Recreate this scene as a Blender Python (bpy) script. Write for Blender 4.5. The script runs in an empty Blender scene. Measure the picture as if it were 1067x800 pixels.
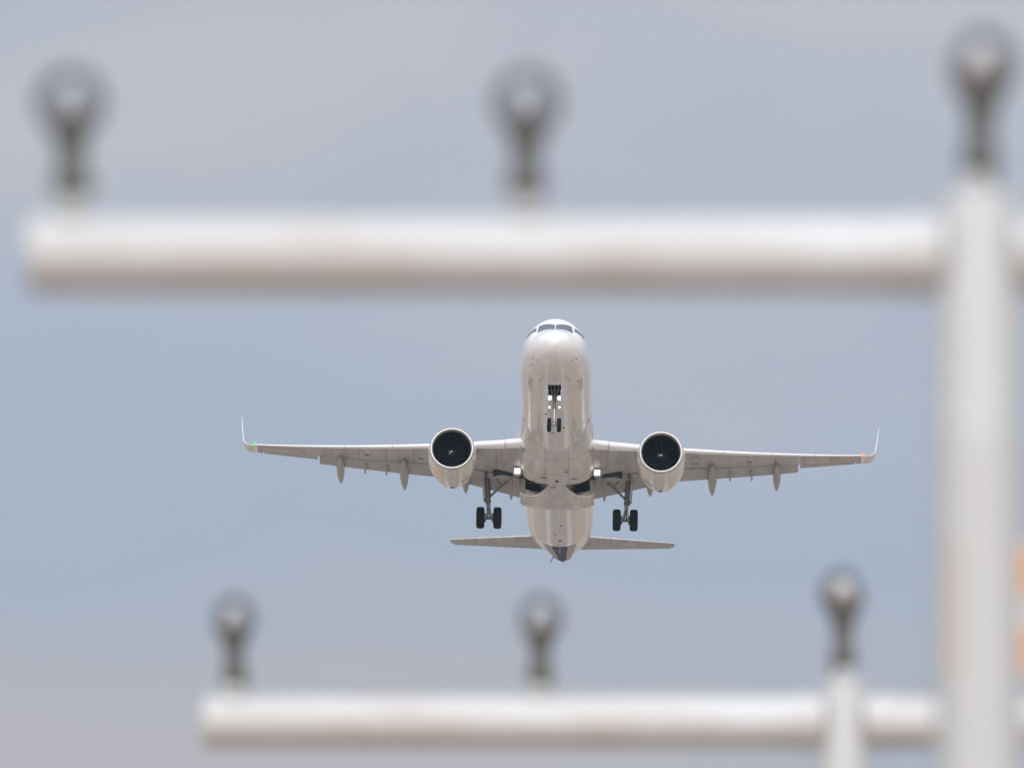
import bpy, bmesh, math, random
from mathutils import Vector, Matrix, Euler
random.seed(7)
R = math.radians
PI = math.pi
sc = bpy.context.scene
C = sc.collection

# ------------------------------------------------------------ camera
cam_d = bpy.data.cameras.new('camera')
cam = bpy.data.objects.new('camera', cam_d); C.objects.link(cam)
cam.location = (0, 0, 1.7)
cam.rotation_euler = (R(90 + 5.2), 0, 0)
cam_d.sensor_fit = 'HORIZONTAL'; cam_d.sensor_width = 36; cam_d.lens = 500
cam_d.clip_start = 0.5; cam_d.clip_end = 30000
cam_d.dof.use_dof = True
cam_d.dof.focus_distance = 795
cam_d.dof.aperture_fstop = 5.5
cam_d.dof.aperture_blades = 9
sc.camera = cam

# ------------------------------------------------------------ sky, sun, exposure
SUN_EL, SUN_AZ = 40, 183            # degrees; azimuth clockwise from +Y
w = bpy.data.worlds.new('World'); sc.world = w; w.use_nodes = True
nt = w.node_tree; nt.nodes.clear()
def N(nt, t, **kw):
    n = nt.nodes.new(t)
    for k, v in kw.items():
        if hasattr(n, k): setattr(n, k, v)
        else: n.inputs[k].default_value = v
    return n
out = N(nt, 'ShaderNodeOutputWorld'); bg = N(nt, 'ShaderNodeBackground'); bg.inputs['Strength'].default_value = 0.082
nt.links.new(bg.outputs[0], out.inputs[0])
sky = N(nt, 'ShaderNodeTexSky'); sky.sky_type = 'NISHITA'; sky.sun_disc = False
sky.sun_elevation = R(SUN_EL); sky.sun_rotation = R(SUN_AZ); sky.air_density = 1.3; sky.dust_density = 3.0
tc = N(nt, 'ShaderNodeTexCoord')
def cloud_noise(scale, detail, rough, offs, stretch):
    mp = N(nt, 'ShaderNodeMapping'); mp.inputs['Scale'].default_value = stretch; mp.inputs['Location'].default_value = offs
    nt.links.new(tc.outputs['Generated'], mp.inputs['Vector'])
    n = N(nt, 'ShaderNodeTexNoise'); n.inputs['Scale'].default_value = scale
    n.inputs['Detail'].default_value = detail; n.inputs['Roughness'].default_value = rough
    nt.links.new(mp.outputs[0], n.inputs['Vector']); return n.outputs['Fac']
def ramp(src, stops):
    r = N(nt, 'ShaderNodeValToRGB'); r.color_ramp.interpolation = 'B_SPLINE'
    while len(r.color_ramp.elements) < len(stops): r.color_ramp.elements.new(0.5)
    for e, (p, c) in zip(r.color_ramp.elements, stops): e.position = p; e.color = (*c, 1)
    nt.links.new(src, r.inputs[0]); return r.outputs[0]
def mixc(f, a, b, mode='MIX'):
    m = N(nt, 'ShaderNodeMix'); m.data_type = 'RGBA'; m.blend_type = mode
    for v, i in ((f, 0), (a, 6), (b, 7)):
        if hasattr(v, 'links') or hasattr(v, 'is_linked'): nt.links.new(v, m.inputs[i])
        elif isinstance(v, (int, float)): m.inputs[i].default_value = v
        else: m.inputs[i].default_value = (*v, 1)
    return m.outputs[2]
# stratus in loose bands: height above the horizon, bent by noise, picks blue-grey gaps or paler mauve cloud
sep = N(nt, 'ShaderNodeSeparateXYZ'); nt.links.new(tc.outputs['Generated'], sep.inputs[0])
n1 = cloud_noise(16.0, 3.5, 0.5, (3.1, 1.7, 0.35), (1, 1, 2.4))
n2 = cloud_noise(34.0, 4.0, 0.5, (7.3, 4.2, 2.1), (1, 1, 2.6))
def math_(op, a_, b_):
    m_ = N(nt, 'ShaderNodeMath'); m_.operation = op
    for i_, v_ in enumerate((a_, b_)):
        if isinstance(v_, (int, float)): m_.inputs[i_].default_value = v_
        else: nt.links.new(v_, m_.inputs[i_])
    return m_.outputs[0]
warp = math_('ADD', math_('MULTIPLY', math_('SUBTRACT', n1, 0.5), 0.055), math_('MULTIPLY', math_('SUBTRACT', n2, 0.5), 0.020))
tm = N(nt, 'ShaderNodeMapRange'); nt.links.new(sep.outputs['Z'], tm.inputs['Value'])      # the low bank lies to the left, the high veil too
tm.inputs['From Min'].default_value = 0.064; tm.inputs['From Max'].default_value = 0.105; tm.inputs['To Min'].default_value = 0.42; tm.inputs['To Max'].default_value = -0.22
tilt = math_('MULTIPLY', sep.outputs['X'], tm.outputs[0])
hgt = math_('ADD', math_('ADD', sep.outputs['Z'], warp), tilt)
hm_ = N(nt, 'ShaderNodeMapRange'); hm_.inputs['From Min'].default_value = 0.05; hm_.inputs['From Max'].default_value = 0.13; nt.links.new(hgt, hm_.inputs['Value'])
deck = ramp(hm_.outputs[0], [(0.10, (0.505, 0.50, 0.555)), (0.24, (0.44, 0.475, 0.565)), (0.36, (0.395, 0.470, 0.615)), (0.50, (0.415, 0.485, 0.618)), (0.66, (0.48, 0.515, 0.612)), (0.80, (0.555, 0.562, 0.622)), (0.95, (0.47, 0.51, 0.605))])
# the deck lightens towards the zenith
mr = N(nt, 'ShaderNodeMapRange'); mr.inputs['From Min'].default_value = 0.12; mr.inputs['From Max'].default_value = 0.9
mr.inputs['To Min'].default_value = 1.0; mr.inputs['To Max'].default_value = 1.75
nt.links.new(sep.outputs['Z'], mr.inputs['Value'])
vm = N(nt, 'ShaderNodeVectorMath'); vm.operation = 'SCALE'; nt.links.new(deck, vm.inputs[0])
sc10 = N(nt, 'ShaderNodeMath'); sc10.operation = 'MULTIPLY'; sc10.inputs[1].default_value = 10.0
nt.links.new(mr.outputs[0], sc10.inputs[0]); nt.links.new(sc10.outputs[0], vm.inputs['Scale'])
final = mixc(0.88, sky.outputs[0], vm.outputs[0])
nt.links.new(final, bg.inputs['Color'])

sun_d = bpy.data.lights.new('sun', 'SUN'); sun = bpy.data.objects.new('sun', sun_d); C.objects.link(sun)
sun_d.energy = 2.8; sun_d.angle = R(50); sun_d.color = (1.0, 0.955, 0.90)
sd = Vector((math.sin(R(SUN_AZ)) * math.cos(R(SUN_EL)), math.cos(R(SUN_AZ)) * math.cos(R(SUN_EL)), math.sin(R(SUN_EL))))
sun.rotation_euler = sd.to_track_quat('Z', 'Y').to_euler()
sun.location = sd * 200

sc.view_settings.view_transform = 'Standard'; sc.view_settings.look = 'None'
sc.view_settings.exposure = 0.25; sc.view_settings.gamma = 1.0; sc.view_settings.use_curve_mapping = False
sc.render.engine = 'CYCLES'
sc.cycles.use_denoising = True
sc.cycles.max_bounces = 10; sc.cycles.transparent_max_bounces = 12
sc.cycles.sample_clamp_indirect = 8

# ------------------------------------------------------------ materials
def mat(name, col, rough=0.5, metal=0.0, spec=0.5, coat=0.0, emit=None, estr=0.0, trans=0.0):
    m = bpy.data.materials.new(name); m.use_nodes = True
    b = m.node_tree.nodes['Principled BSDF']
    b.inputs['Base Color'].default_value = (*col, 1); b.inputs['Roughness'].default_value = rough
    b.inputs['Metallic'].default_value = metal; b.inputs['Specular IOR Level'].default_value = spec
    b.inputs['Coat Weight'].default_value = coat; b.inputs['Transmission Weight'].default_value = trans
    if emit: b.inputs['Emission Color'].default_value = (*emit, 1); b.inputs['Emission Strength'].default_value = estr
    return m
def wear(m, amount=0.12, tint=(0.30, 0.25, 0.20), scale=(1, 1, 1), nscale=2.0, lo=0.5, hi=0.75, rough_var=0.15):
    """streaks of grime: noise in object space mixes the base colour towards a dirt tint and varies the gloss"""
    t = m.node_tree; b = t.nodes['Principled BSDF']
    base = tuple(b.inputs['Base Color'].default_value); r0 = b.inputs['Roughness'].default_value
    co = N(t, 'ShaderNodeTexCoord'); mp = N(t, 'ShaderNodeMapping'); mp.inputs['Scale'].default_value = scale
    t.links.new(co.outputs['Object'], mp.inputs['Vector'])
    n = N(t, 'ShaderNodeTexNoise'); n.inputs['Scale'].default_value = nscale; n.inputs['Detail'].default_value = 6; n.inputs['Roughness'].default_value = 0.6
    t.links.new(mp.outputs[0], n.inputs['Vector'])
    r = N(t, 'ShaderNodeMapRange'); r.inputs['From Min'].default_value = lo; r.inputs['From Max'].default_value = hi; r.inputs['To Max'].default_value = amount
    t.links.new(n.outputs['Fac'], r.inputs['Value'])
    mx = N(t, 'ShaderNodeMix'); mx.data_type = 'RGBA'; mx.inputs[6].default_value = base; mx.inputs[7].default_value = (*tint, 1)
    t.links.new(r.outputs[0], mx.inputs[0]); t.links.new(mx.outputs[2], b.inputs['Base Color'])
    rr = N(t, 'ShaderNodeMapRange'); rr.inputs['From Min'].default_value = 0.3; rr.inputs['From Max'].default_value = 0.7
    rr.inputs['To Min'].default_value = max(0.03, r0 - rough_var * .5); rr.inputs['To Max'].default_value = r0 + rough_var
    t.links.new(n.outputs['Fac'], rr.inputs['Value']); t.links.new(rr.outputs[0], b.inputs['Roughness'])
    return mx
def lines(m, mx, axis, period, width, offs=0.0, dark=0.72):
    """thin panel joints every `period` metres along an object axis"""
    t = m.node_tree; b = t.nodes['Principled BSDF']
    co = N(t, 'ShaderNodeTexCoord'); s = N(t, 'ShaderNodeSeparateXYZ'); t.links.new(co.outputs['Object'], s.inputs[0])
    a = N(t, 'ShaderNodeMath'); a.operation = 'ADD'; a.inputs[1].default_value = 1000 * period + offs; t.links.new(s.outputs[axis], a.inputs[0])
    f = N(t, 'ShaderNodeMath'); f.operation = 'MODULO'; f.inputs[1].default_value = period; t.links.new(a.outputs[0], f.inputs[0])
    l = N(t, 'ShaderNodeMath'); l.operation = 'LESS_THAN'; l.inputs[1].default_value = width; t.links.new(f.outputs[0], l.inputs[0])
    src = b.inputs['Base Color'].links[0].from_socket
    m2 = N(t, 'ShaderNodeMix'); m2.data_type = 'RGBA'; m2.blend_type = 'MULTIPLY'
    m2.inputs[7].default_value = (dark, dark, dark, 1)
    t.links.new(l.outputs[0], m2.inputs[0]); t.links.new(src, m2.inputs[6]); t.links.new(m2.outputs[2], b.inputs['Base Color'])
    return m2

M = {}
M['white'] = mat('white_aircraft_paint', (0.80, 0.79, 0.78), 0.19, coat=0.4)
mx = wear(M['white'], 0.16, (0.38, 0.32, 0.27), (1.6, 0.16, 1.6), 1.6, rough_var=0.08)
lines(M['white'], mx, 1, 2.67, 0.03, 0.4, 0.88); lines(M['white'], mx, 0, 1.12, 0.022, 0.56, 0.90)
M['fairing'] = mat('fairing_paint', (0.70, 0.68, 0.66), 0.28)
mx = wear(M['fairing'], 0.55, (0.36, 0.30, 0.25), (1.5, 0.3, 1.5), 1.4)
lines(M['fairing'], mx, 1, 1.9, 0.04, 0.2, 0.5); lines(M['fairing'], mx, 0, 1.3, 0.03, 0.65, 0.6)
M['wing'] = mat('wing_grey_paint', (0.50, 0.49, 0.485), 0.38)
mx = wear(M['wing'], 0.55, (0.28, 0.24, 0.21), (1.4, 0.35, 0.6), 1.3, lo=.42)
lines(M['wing'], mx, 0, 1.55, 0.035, 0.3, 0.55)
M['flap'] = mat('flap_grey_paint', (0.47, 0.46, 0.455), 0.42); wear(M['flap'], 0.35, (0.24, 0.21, 0.19), (1, 0.5, 1), 1.5)
M['slat'] = mat('slat_bare_metal', (0.86, 0.86, 0.86), 0.30, coat=0.2); wear(M['slat'], 0.10, (0.5, 0.47, 0.43), (2, 2, 2), 2)
M['track'] = mat('track_fairing_grey', (0.45, 0.44, 0.43), 0.4); wear(M['track'], 0.3, (0.22, 0.19, 0.17), (2, .5, 2), 1.5)
M['nacelle'] = mat('nacelle_white_paint', (0.76, 0.745, 0.725), 0.15, coat=0.4)
mx = wear(M['nacelle'], 0.28, (0.34, 0.28, 0.23), (2.2, 0.35, 2.2), 1.3)
lines(M['nacelle'], mx, 1, 1.35, 0.028, 0.5, 0.72)
M['lip'] = mat('inlet_lip_metal', (0.50, 0.485, 0.475), 0.30, 0.4); wear(M['lip'], 0.2, (0.4, 0.38, 0.36), (2, 2, 2), 3)
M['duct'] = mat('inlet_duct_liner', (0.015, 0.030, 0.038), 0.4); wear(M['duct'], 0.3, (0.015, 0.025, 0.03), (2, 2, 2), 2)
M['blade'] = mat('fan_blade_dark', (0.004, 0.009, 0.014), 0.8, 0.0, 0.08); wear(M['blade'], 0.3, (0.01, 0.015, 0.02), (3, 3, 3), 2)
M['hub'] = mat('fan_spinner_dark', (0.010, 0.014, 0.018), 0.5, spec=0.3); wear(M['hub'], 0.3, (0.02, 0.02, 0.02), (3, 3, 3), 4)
M['mark'] = mat('spinner_white_mark', (0.8, 0.8, 0.8), 0.5); wear(M['mark'], 0.1)
M['hot'] = mat('exhaust_metal', (0.22, 0.20, 0.185), 0.35, 0.8); wear(M['hot'], 0.4, (0.08, 0.07, 0.06), (2, .5, 2), 2)
M['glass'] = mat('cockpit_glass', (0.095, 0.105, 0.135), 0.08, spec=1.0); wear(M['glass'], 0.2, (0.08, 0.08, 0.09), (1, 1, 1), 2, rough_var=0.04)
M['glass_rim'] = mat('window_rim_grey', (0.30, 0.30, 0.32), 0.4); wear(M['glass_rim'], 0.2)
M['rubber'] = mat('tyre_rubber', (0.009, 0.013, 0.017), 0.8, spec=0.15); wear(M['rubber'], 0.5, (0.022, 0.024, 0.026), (2, 2, 2), 3)
M['gear'] = mat('gear_grey_paint', (0.19, 0.19, 0.20), 0.35, 0.2); wear(M['gear'], 0.5, (0.12, 0.10, 0.08), (3, 3, 2), 2)
M['gear_dark'] = mat('gear_dark_metal', (0.13, 0.13, 0.13), 0.4, 0.4); wear(M['gear_dark'], 0.5, (0.04, 0.04, 0.04), (3, 3, 3), 2)
M['chrome'] = mat('gear_piston_chrome', (0.7, 0.7, 0.7), 0.15, 0.9); wear(M['chrome'], 0.2, (0.3, 0.28, 0.25), (5, 5, 5), 2)
M['bay'] = mat('gear_bay_dark', (0.030, 0.036, 0.044), 0.7); wear(M['bay'], 0.5, (0.07, 0.07, 0.07), (2, 2, 2), 2)
M['navy'] = mat('tail_navy', (0.040, 0.050, 0.105), 0.5, spec=0.2); wear(M['navy'], 0.25, (0.12, 0.12, 0.14), (2, .4, 2), 2)
M['pale_blue'] = mat('tail_grey', (0.46, 0.455, 0.50), 0.5, spec=0.2); wear(M['pale_blue'], 0.25, (0.3, 0.28, 0.27), (2, .4, 2), 2)
M['lamp_w'] = mat('landing_light_lit', (0.9, 0.9, 0.9), 0.2, emit=(1, 0.98, 0.94), estr=1.7)
M['lamp_g'] = mat('green_navigation_light', (0.02, 0.4, 0.1), 0.2, emit=(0.03, 0.9, 0.10), estr=1.1)
M['lamp_r'] = mat('red_navigation_light', (0.5, 0.05, 0.02), 0.2, emit=(1.0, 0.15, 0.07), estr=2.2)
M['beacon'] = mat('red_beacon_glass', (0.14, 0.03, 0.03), 0.2); wear(M['beacon'], 0.2)
M['mast'] = mat('mast_light_grey_paint', (0.455, 0.46, 0.47), 0.55); wear(M['mast'], 0.35, (0.45, 0.38, 0.30), (2, 2, 0.5), 3)
M['sleeve'] = mat('sleeve_pale_grey_paint', (0.48, 0.488, 0.50), 0.5); wear(M['sleeve'], 0.25, (0.45, 0.42, 0.38), (2, 2, 0.5), 3)
M['bar'] = mat('crossbar_white_paint', (0.56, 0.57, 0.59), 0.55); wear(M['bar'], 0.6, (0.40, 0.355, 0.31), (0.8, 2, 2), 2.5, lo=.42)
M['orange'] = mat('marker_orange_paint', (0.80, 0.31, 0.03), 0.5); wear(M['orange'], 0.3, (0.5, 0.3, 0.2), (3, 3, 3), 3)
M['pale_orange'] = mat('stripe_pale_orange', (0.60, 0.39, 0.19), 0.5); wear(M['pale_orange'], 0.4, (0.5, 0.43, 0.37), (3, 3, 3), 3)
M['marker_white'] = mat('marker_white_paint', (0.58, 0.58, 0.59), 0.5); wear(M['marker_white'], 0.2, (0.5, 0.45, 0.4), (3, 3, 3), 3)
M['cast'] = mat('lamp_cast_dark_grey', (0.105, 0.104, 0.103), 0.55, 0.1); wear(M['cast'], 0.4, (0.14, 0.13, 0.115), (8, 8, 8), 3)
M['ring'] = mat('lamp_ring_grey', (0.20, 0.20, 0.215), 0.45, 0.4); wear(M['ring'], 0.4, (0.3, 0.28, 0.26), (8, 8, 8), 3)
M['reflector'] = mat('lamp_reflector_metal', (0.55, 0.55, 0.57), 0.30, 0.9); wear(M['reflector'], 0.3, (0.3, 0.3, 0.3), (8, 8, 8), 3)
M['socket'] = mat('lamp_socket_ceramic', (0.74, 0.72, 0.69), 0.4); wear(M['socket'], 0.3, (0.4, 0.35, 0.3), (8, 8, 8), 3)
M['lens'] = mat('lamp_lens_glass', (0.83, 0.83, 0.85), 0.05, trans=1.0); wear(M['lens'], 0.25, (0.7, 0.7, 0.72), (6, 6, 6), 3, rough_var=0.03)
M['concrete'] = mat('footing_concrete', (0.36, 0.345, 0.32), 0.85); wear(M['concrete'], 0.5, (0.22, 0.2, 0.18), (2, 2, 2), 3)
# ground: dry pale grass, patchy
gm = mat('dry_grass_ground', (0.34, 0.27, 0.20), 0.95, spec=0.1)
t = gm.node_tree; b = t.nodes['Principled BSDF']
co = N(t, 'ShaderNodeTexCoord')
na = N(t, 'ShaderNodeTexNoise'); na.inputs['Scale'].default_value = 0.02; na.inputs['Detail'].default_value = 8
nb = N(t, 'ShaderNodeTexNoise'); nb.inputs['Scale'].default_value = 3.0; nb.inputs['Detail'].default_value = 8
for n in (na, nb): t.links.new(co.outputs['Object'], n.inputs['Vector'])
ra = N(t, 'ShaderNodeValToRGB'); t.links.new(na.outputs['Fac'], ra.inputs[0])
ra.color_ramp.elements[0].position = 0.3; ra.color_ramp.elements[0].color = (0.225, 0.175, 0.122, 1)
ra.color_ramp.elements[1].position = 0.7; ra.color_ramp.elements[1].color = (0.41, 0.315, 0.23, 1)
mb = N(t, 'ShaderNodeMix'); mb.data_type = 'RGBA'; mb.blend_type = 'OVERLAY'; mb.inputs[0].default_value = 0.35
t.links.new(ra.outputs[0], mb.inputs[6]); t.links.new(nb.outputs['Fac'], mb.inputs[7]); t.links.new(mb.outputs[2], b.inputs['Base Color'])
M['ground'] = gm
M['runway'] = mat('runway_asphalt', (0.15, 0.145, 0.14), 0.9); wear(M['runway'], 0.6, (0.12, 0.12, 0.12), (0.4, 0.02, 1), 1)
M['concrete_pale'] = mat('pale_concrete', (0.50, 0.48, 0.45), 0.9); wear(M['concrete_pale'], 0.5, (0.3, 0.28, 0.26), (0.4, 0.05, 1), 1)
M['paint'] = mat('runway_paint', (0.75, 0.75, 0.74), 0.7); wear(M['paint'], 0.5, (0.35, 0.33, 0.31), (1, 1, 1), 1)

# ------------------------------------------------------------ mesh helpers
def span(y0, y1, n): return [y0 + (y1-y0)*i/n for i in range(n+1)]
class MB:
    def __init__(self): self.v = []; self.f = []
    def quad(self, a, b, c, d):
        i = len(self.v); self.v += [Vector(p) for p in (a, b, c, d)]; self.f.append((i, i+1, i+2, i+3))
    def loft(self, rings, closed=True, cap=True):
        i0 = len(self.v); n = len(rings[0])
        for r in rings: self.v += [Vector(p) for p in r]
        for k in range(len(rings) - 1):
            for j in range(n if closed else n - 1):
                a = i0 + k*n + j; b2 = i0 + k*n + (j+1) % n
                self.f.append((a, b2, b2 + n, a + n))
        if cap and closed:
            self.f.append(tuple(i0 + j for j in range(n))[::-1])
            e = i0 + (len(rings)-1)*n
            self.f.append(tuple(e + j for j in range(n)))
        return self
    def tube(self, pts, rad, seg=16, cap=True):
        pts = [Vector(p) for p in pts]
        if not isinstance(rad, (list, tuple)): rad = [rad]*len(pts)
        rings = []
        for k, p in enumerate(pts):
            d = (pts[min(k+1, len(pts)-1)] - pts[max(k-1, 0)])
            if d.length < 1e-9: d = pts[-1] - pts[0]
            d.normalize()
            u = d.cross(Vector((0, 0, 1)) if abs(d.z) < 0.9 else Vector((1, 0, 0))).normalized(); v = d.cross(u)
            rings.append([p + rad[k]*(math.cos(2*PI*j/seg)*u + math.sin(2*PI*j/seg)*v) for j in range(seg)])
        return self.loft(rings, True, cap)
    def lathe(self, origin, axis, prof, seg=32, cap=False):
        """prof: (distance along axis, radius)"""
        o = Vector(origin); d = Vector(axis).normalized()
        u = d.cross(Vector((0, 0, 1)) if abs(d.z) < 0.9 else Vector((1, 0, 0))).normalized(); v = d.cross(u)
        rings = [[o + d*h + max(r, 1e-4)*(math.cos(2*PI*j/seg)*u + math.sin(2*PI*j/seg)*v) for j in range(seg)] for h, r in prof]
        return self.loft(rings, True, cap)
    def box(self, c, s, rot=None):
        c = Vector(c); h = Vector(s)/2; m = Euler(rot).to_matrix() if rot else Matrix.Identity(3)
        p = [c + m @ Vector((x*h.x, y*h.y, z*h.z)) for z in (-1, 1) for x, y in ((-1,-1),(1,-1),(1,1),(-1,1))]
        i = len(self.v); self.v += p
        for f in ((3,2,1,0),(4,5,6,7),(0,1,5,4),(1,2,6,5),(2,3,7,6),(3,0,4,7)): self.f.append(tuple(i+k for k in f))
        return self
    def build(self, name, m, parent=None, smooth=True, bevel=0.0, angle=38, origin=None, solid=0.0):
        me = bpy.data.meshes.new(name)
        bm = bmesh.new()
        o0 = Vector(origin) if origin else Vector((0, 0, 0))
        vs = [bm.verts.new(p - o0) for p in self.v]
        for f in self.f:
            try: bm.faces.new([vs[k] for k in f])
            except ValueError: pass
        bmesh.ops.remove_doubles(bm, verts=bm.verts, dist=1e-4)
        bmesh.ops.dissolve_degenerate(bm, edges=bm.edges, dist=1e-5)
        bmesh.ops.recalc_face_normals(bm, faces=bm.faces)
        if bevel > 0:
            es = [e for e in bm.edges if len(e.link_faces) == 2 and e.calc_face_angle() > R(40)]
            bmesh.ops.bevel(bm, geom=es, offset=bevel, segments=2, affect='EDGES', clamp_overlap=True)
        if smooth:
            for f in bm.faces: f.smooth = True
            for e in bm.edges:
                if len(e.link_faces) == 2 and e.calc_face_angle() > R(angle): e.smooth = False
        bm.to_mesh(me); bm.free()
        me.materials.append(m if not isinstance(m, str) else M[m])
        ob = bpy.data.objects.new(name, me); C.objects.link(ob)
        if origin: ob.location = o0
        if solid:
            s = ob.modifiers.new('thickness', 'SOLIDIFY'); s.thickness = solid; s.offset = 0
        if parent: ob.parent = parent
        return ob
def tag(o, label=None, cat=None, group=None, kind=None):
    for k, v in (('label', label), ('category', cat), ('group', group), ('kind', kind)):
        if v: o[k] = v
    return o
def empty(name, loc=(0, 0, 0), rot=(0, 0, 0)):
    o = bpy.data.objects.new(name, None); C.objects.link(o); o.location = loc; o.rotation_euler = rot
    o.empty_display_size = 0.3; return o

# ------------------------------------------------------------ the setting
g = MB(); n = 24; S = 4200
for i in range(n):
    for j in range(n):
        x0, x1 = -S + 2*S*i/n, -S + 2*S*(i+1)/n; y0, y1 = -S + 900 + 2*S*j/n, -S + 900 + 2*S*(j+1)/n
        g.quad((x0, y0, 0), (x1, y0, 0), (x1, y1, 0), (x0, y1, 0))
tag(g.build('ground', 'ground'), kind='structure')
rw = MB().box((1.06, 2030, 0.0), (45, 3400, 0.03)).build('runway', 'runway', smooth=False); tag(rw, kind='structure')
for sg in (-1, 1):
    tag(MB().box((1.06 + sg*27.5, 2030, 0.0), (9.9, 3400, 0.022)).build('runway_shoulder', 'concrete_pale', smooth=False), kind='structure')
    tag(MB().box((1.06 + sg*150, 1900, 0.0), (26, 3900, 0.026)).build('taxiway', 'concrete_pale', smooth=False), kind='structure')
mk = MB()
for k in range(-6, 6): mk.box((1.06 + 3.4*k + 1.7, 360, 0.02), (1.8, 30, 0.006))
for k in range(40): mk.box((1.06, 430 + 60*k, 0.02), (0.9, 30, 0.006))
for s in (-1, 1): mk.box((1.06 + s*21.8, 2030, 0.02), (0.9, 3380, 0.006))
tag(mk.build('runway_marking', 'paint', smooth=False), kind='structure')

# ------------------------------------------------------------ the aircraft
# station s runs aft from the nose, x to the right of the picture, z up from the fuselage axis
Z0 = 4.24                                     # the empty sits under the tyres
pitch, roll, yaw = R(-13.05), R(1.12), R(-1.0)
rotm = Euler((pitch, roll, yaw)).to_matrix()
centre = Vector((2.57, 789.0, 70.07))
plane = empty('airliner', centre - rotm @ Vector((0, 0, Z0)), (pitch, roll, yaw))
tag(plane, 'white twin engine airliner climbing towards the camera with its landing gear down', 'airplane')
def P(s, x, z): return Vector((x, s - 20.0, z + Z0))

def interp(tab, s):
    # monotone-ish cubic (Catmull-Rom on uneven knots, finite difference tangents)
    if s <= tab[0][0]: return tab[0][1:]
    if s >= tab[-1][0]: return tab[-1][1:]
    k = max(i for i in range(len(tab)-1) if tab[i][0] <= s)
    a, b = tab[k], tab[k+1]; h = b[0]-a[0]; u = (s-a[0])/h; res = []
    for c in range(1, len(a)):
        d = (b[c]-a[c])/h
        def slope(i):
            if i == 0 or i == len(tab)-1: return None
            d0 = (tab[i][c]-tab[i-1][c])/(tab[i][0]-tab[i-1][0]); d1 = (tab[i+1][c]-tab[i][c])/(tab[i+1][0]-tab[i][0])
            return 0 if d0*d1 <= 0 else 2*d0*d1/(d0+d1)
        m0 = slope(k); m1 = slope(k+1); m0 = d if m0 is None else m0; m1 = d if m1 is None else m1
        res.append((2*u**3-3*u*u+1)*a[c] + (u**3-2*u*u+u)*h*m0 + (-2*u**3+3*u*u)*b[c] + (u**3-u*u)*h*m1)
    return tuple(res)
FUS = [  # s, top, bottom, half width
 (0.00, -0.44, -0.46, 0.01), (0.04, -0.26, -0.63, 0.185), (0.15, -0.10, -0.80, 0.36), (0.4, 0.10, -1.03, 0.61), (0.8, 0.33, -1.25, 0.89),
 (1.3, 0.55, -1.44, 1.14), (1.65, 0.70, -1.54, 1.28), (2.3, 1.29, -1.69, 1.50), (2.8, 1.64, -1.78, 1.62), (3.4, 1.87, -1.87, 1.735),
 (4.2, 2.00, -1.95, 1.845), (5.2, 2.05, -2.02, 1.925), (6.4, 2.06, -2.06, 1.97), (7.5, 2.07, -2.07, 1.975), (31.0, 2.07, -2.07, 1.975),
 (31.8, 2.07, -2.04, 1.975), (32.8, 2.07, -1.86, 1.95), (34.5, 2.06, -1.45, 1.88), (36.5, 2.04, -0.95, 1.79), (38.5, 1.99, -0.45, 1.60),
 (40.5, 1.88, 0.05, 1.27), (42.3, 1.70, 0.49, 0.88), (43.6, 1.54, 0.78, 0.62), (44.2, 1.45, 0.91, 0.49), (44.5, 1.40, 0.98, 0.40)]
def fus_pt(s, phi, off=0.0):
    top, bot, hw = interp(FUS, s); zc = (top+bot)/2
    if s < 8: zc = min(0.0, zc*0.6 - 0.12*(1-s/8))
    if s > 31: zc = (top+bot)/2 * min(1, .75 + (s-31)*.03)
    zc = max(min(zc, top-1e-3), bot+1e-3)
    cz, sx = math.cos(phi), math.sin(phi)
    z = zc + ((top-zc) if cz > 0 else (zc-bot))*cz
    return P(s, (hw+off)*sx, z + off*cz)
def fus_phi(s, x):
    hw = interp(FUS, s)[2]; return math.asin(max(-1, min(1, x/hw)))
NSEG = 96
st = [0, .015, .04, .09, .15, .25, .4, .6, .8] + [1.0 + .2*i for i in range(16)] + [4.2 + .3*i for i in range(12)] + [8 + 1.0*i for i in range(24)] + [31.5 + .5*i for i in range(19)]
st_tail = [40.6 + .3*i for i in range(13)] + [44.35, 44.5]
# nose gear bay opening is cut out of the skin: faces in station 4.35-6.1, |x| < 0.33 on the belly are left open
NB0, NB1, NBX = 3.55, 5.30, 0.36
st = sorted(set([round(v, 3) for v in st if not (abs(v-NB0) < .08 or abs(v-NB1) < .08)] + [NB0, NB1]))
m = MB(); phis = [2*PI*j/NSEG for j in range(NSEG)]
rows = [[fus_pt(s, p) for p in phis] for s in st if s <= 40.6] + [[fus_pt(40.6, p) for p in phis]]
sts = [s for s in st if s <= 40.6] + [40.6]
for r in rows: m.v += r
for k in range(len(rows)-1):
    for j in range(NSEG):
        c = fus_pt((sts[k]+sts[k+1])/2, phis[j] + PI/NSEG)
        if sts[k] >= NB0-1e-6 and sts[k+1] <= NB1+1e-6 and abs(c.x) < NBX and math.cos(phis[j]+PI/NSEG) < 0: continue
        a = k*NSEG + j; b2 = k*NSEG + (j+1) % NSEG
        m.f.append((a, b2, b2+NSEG, a+NSEG))
fus = m.build('fuselage', 'white', plane, angle=60)
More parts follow.
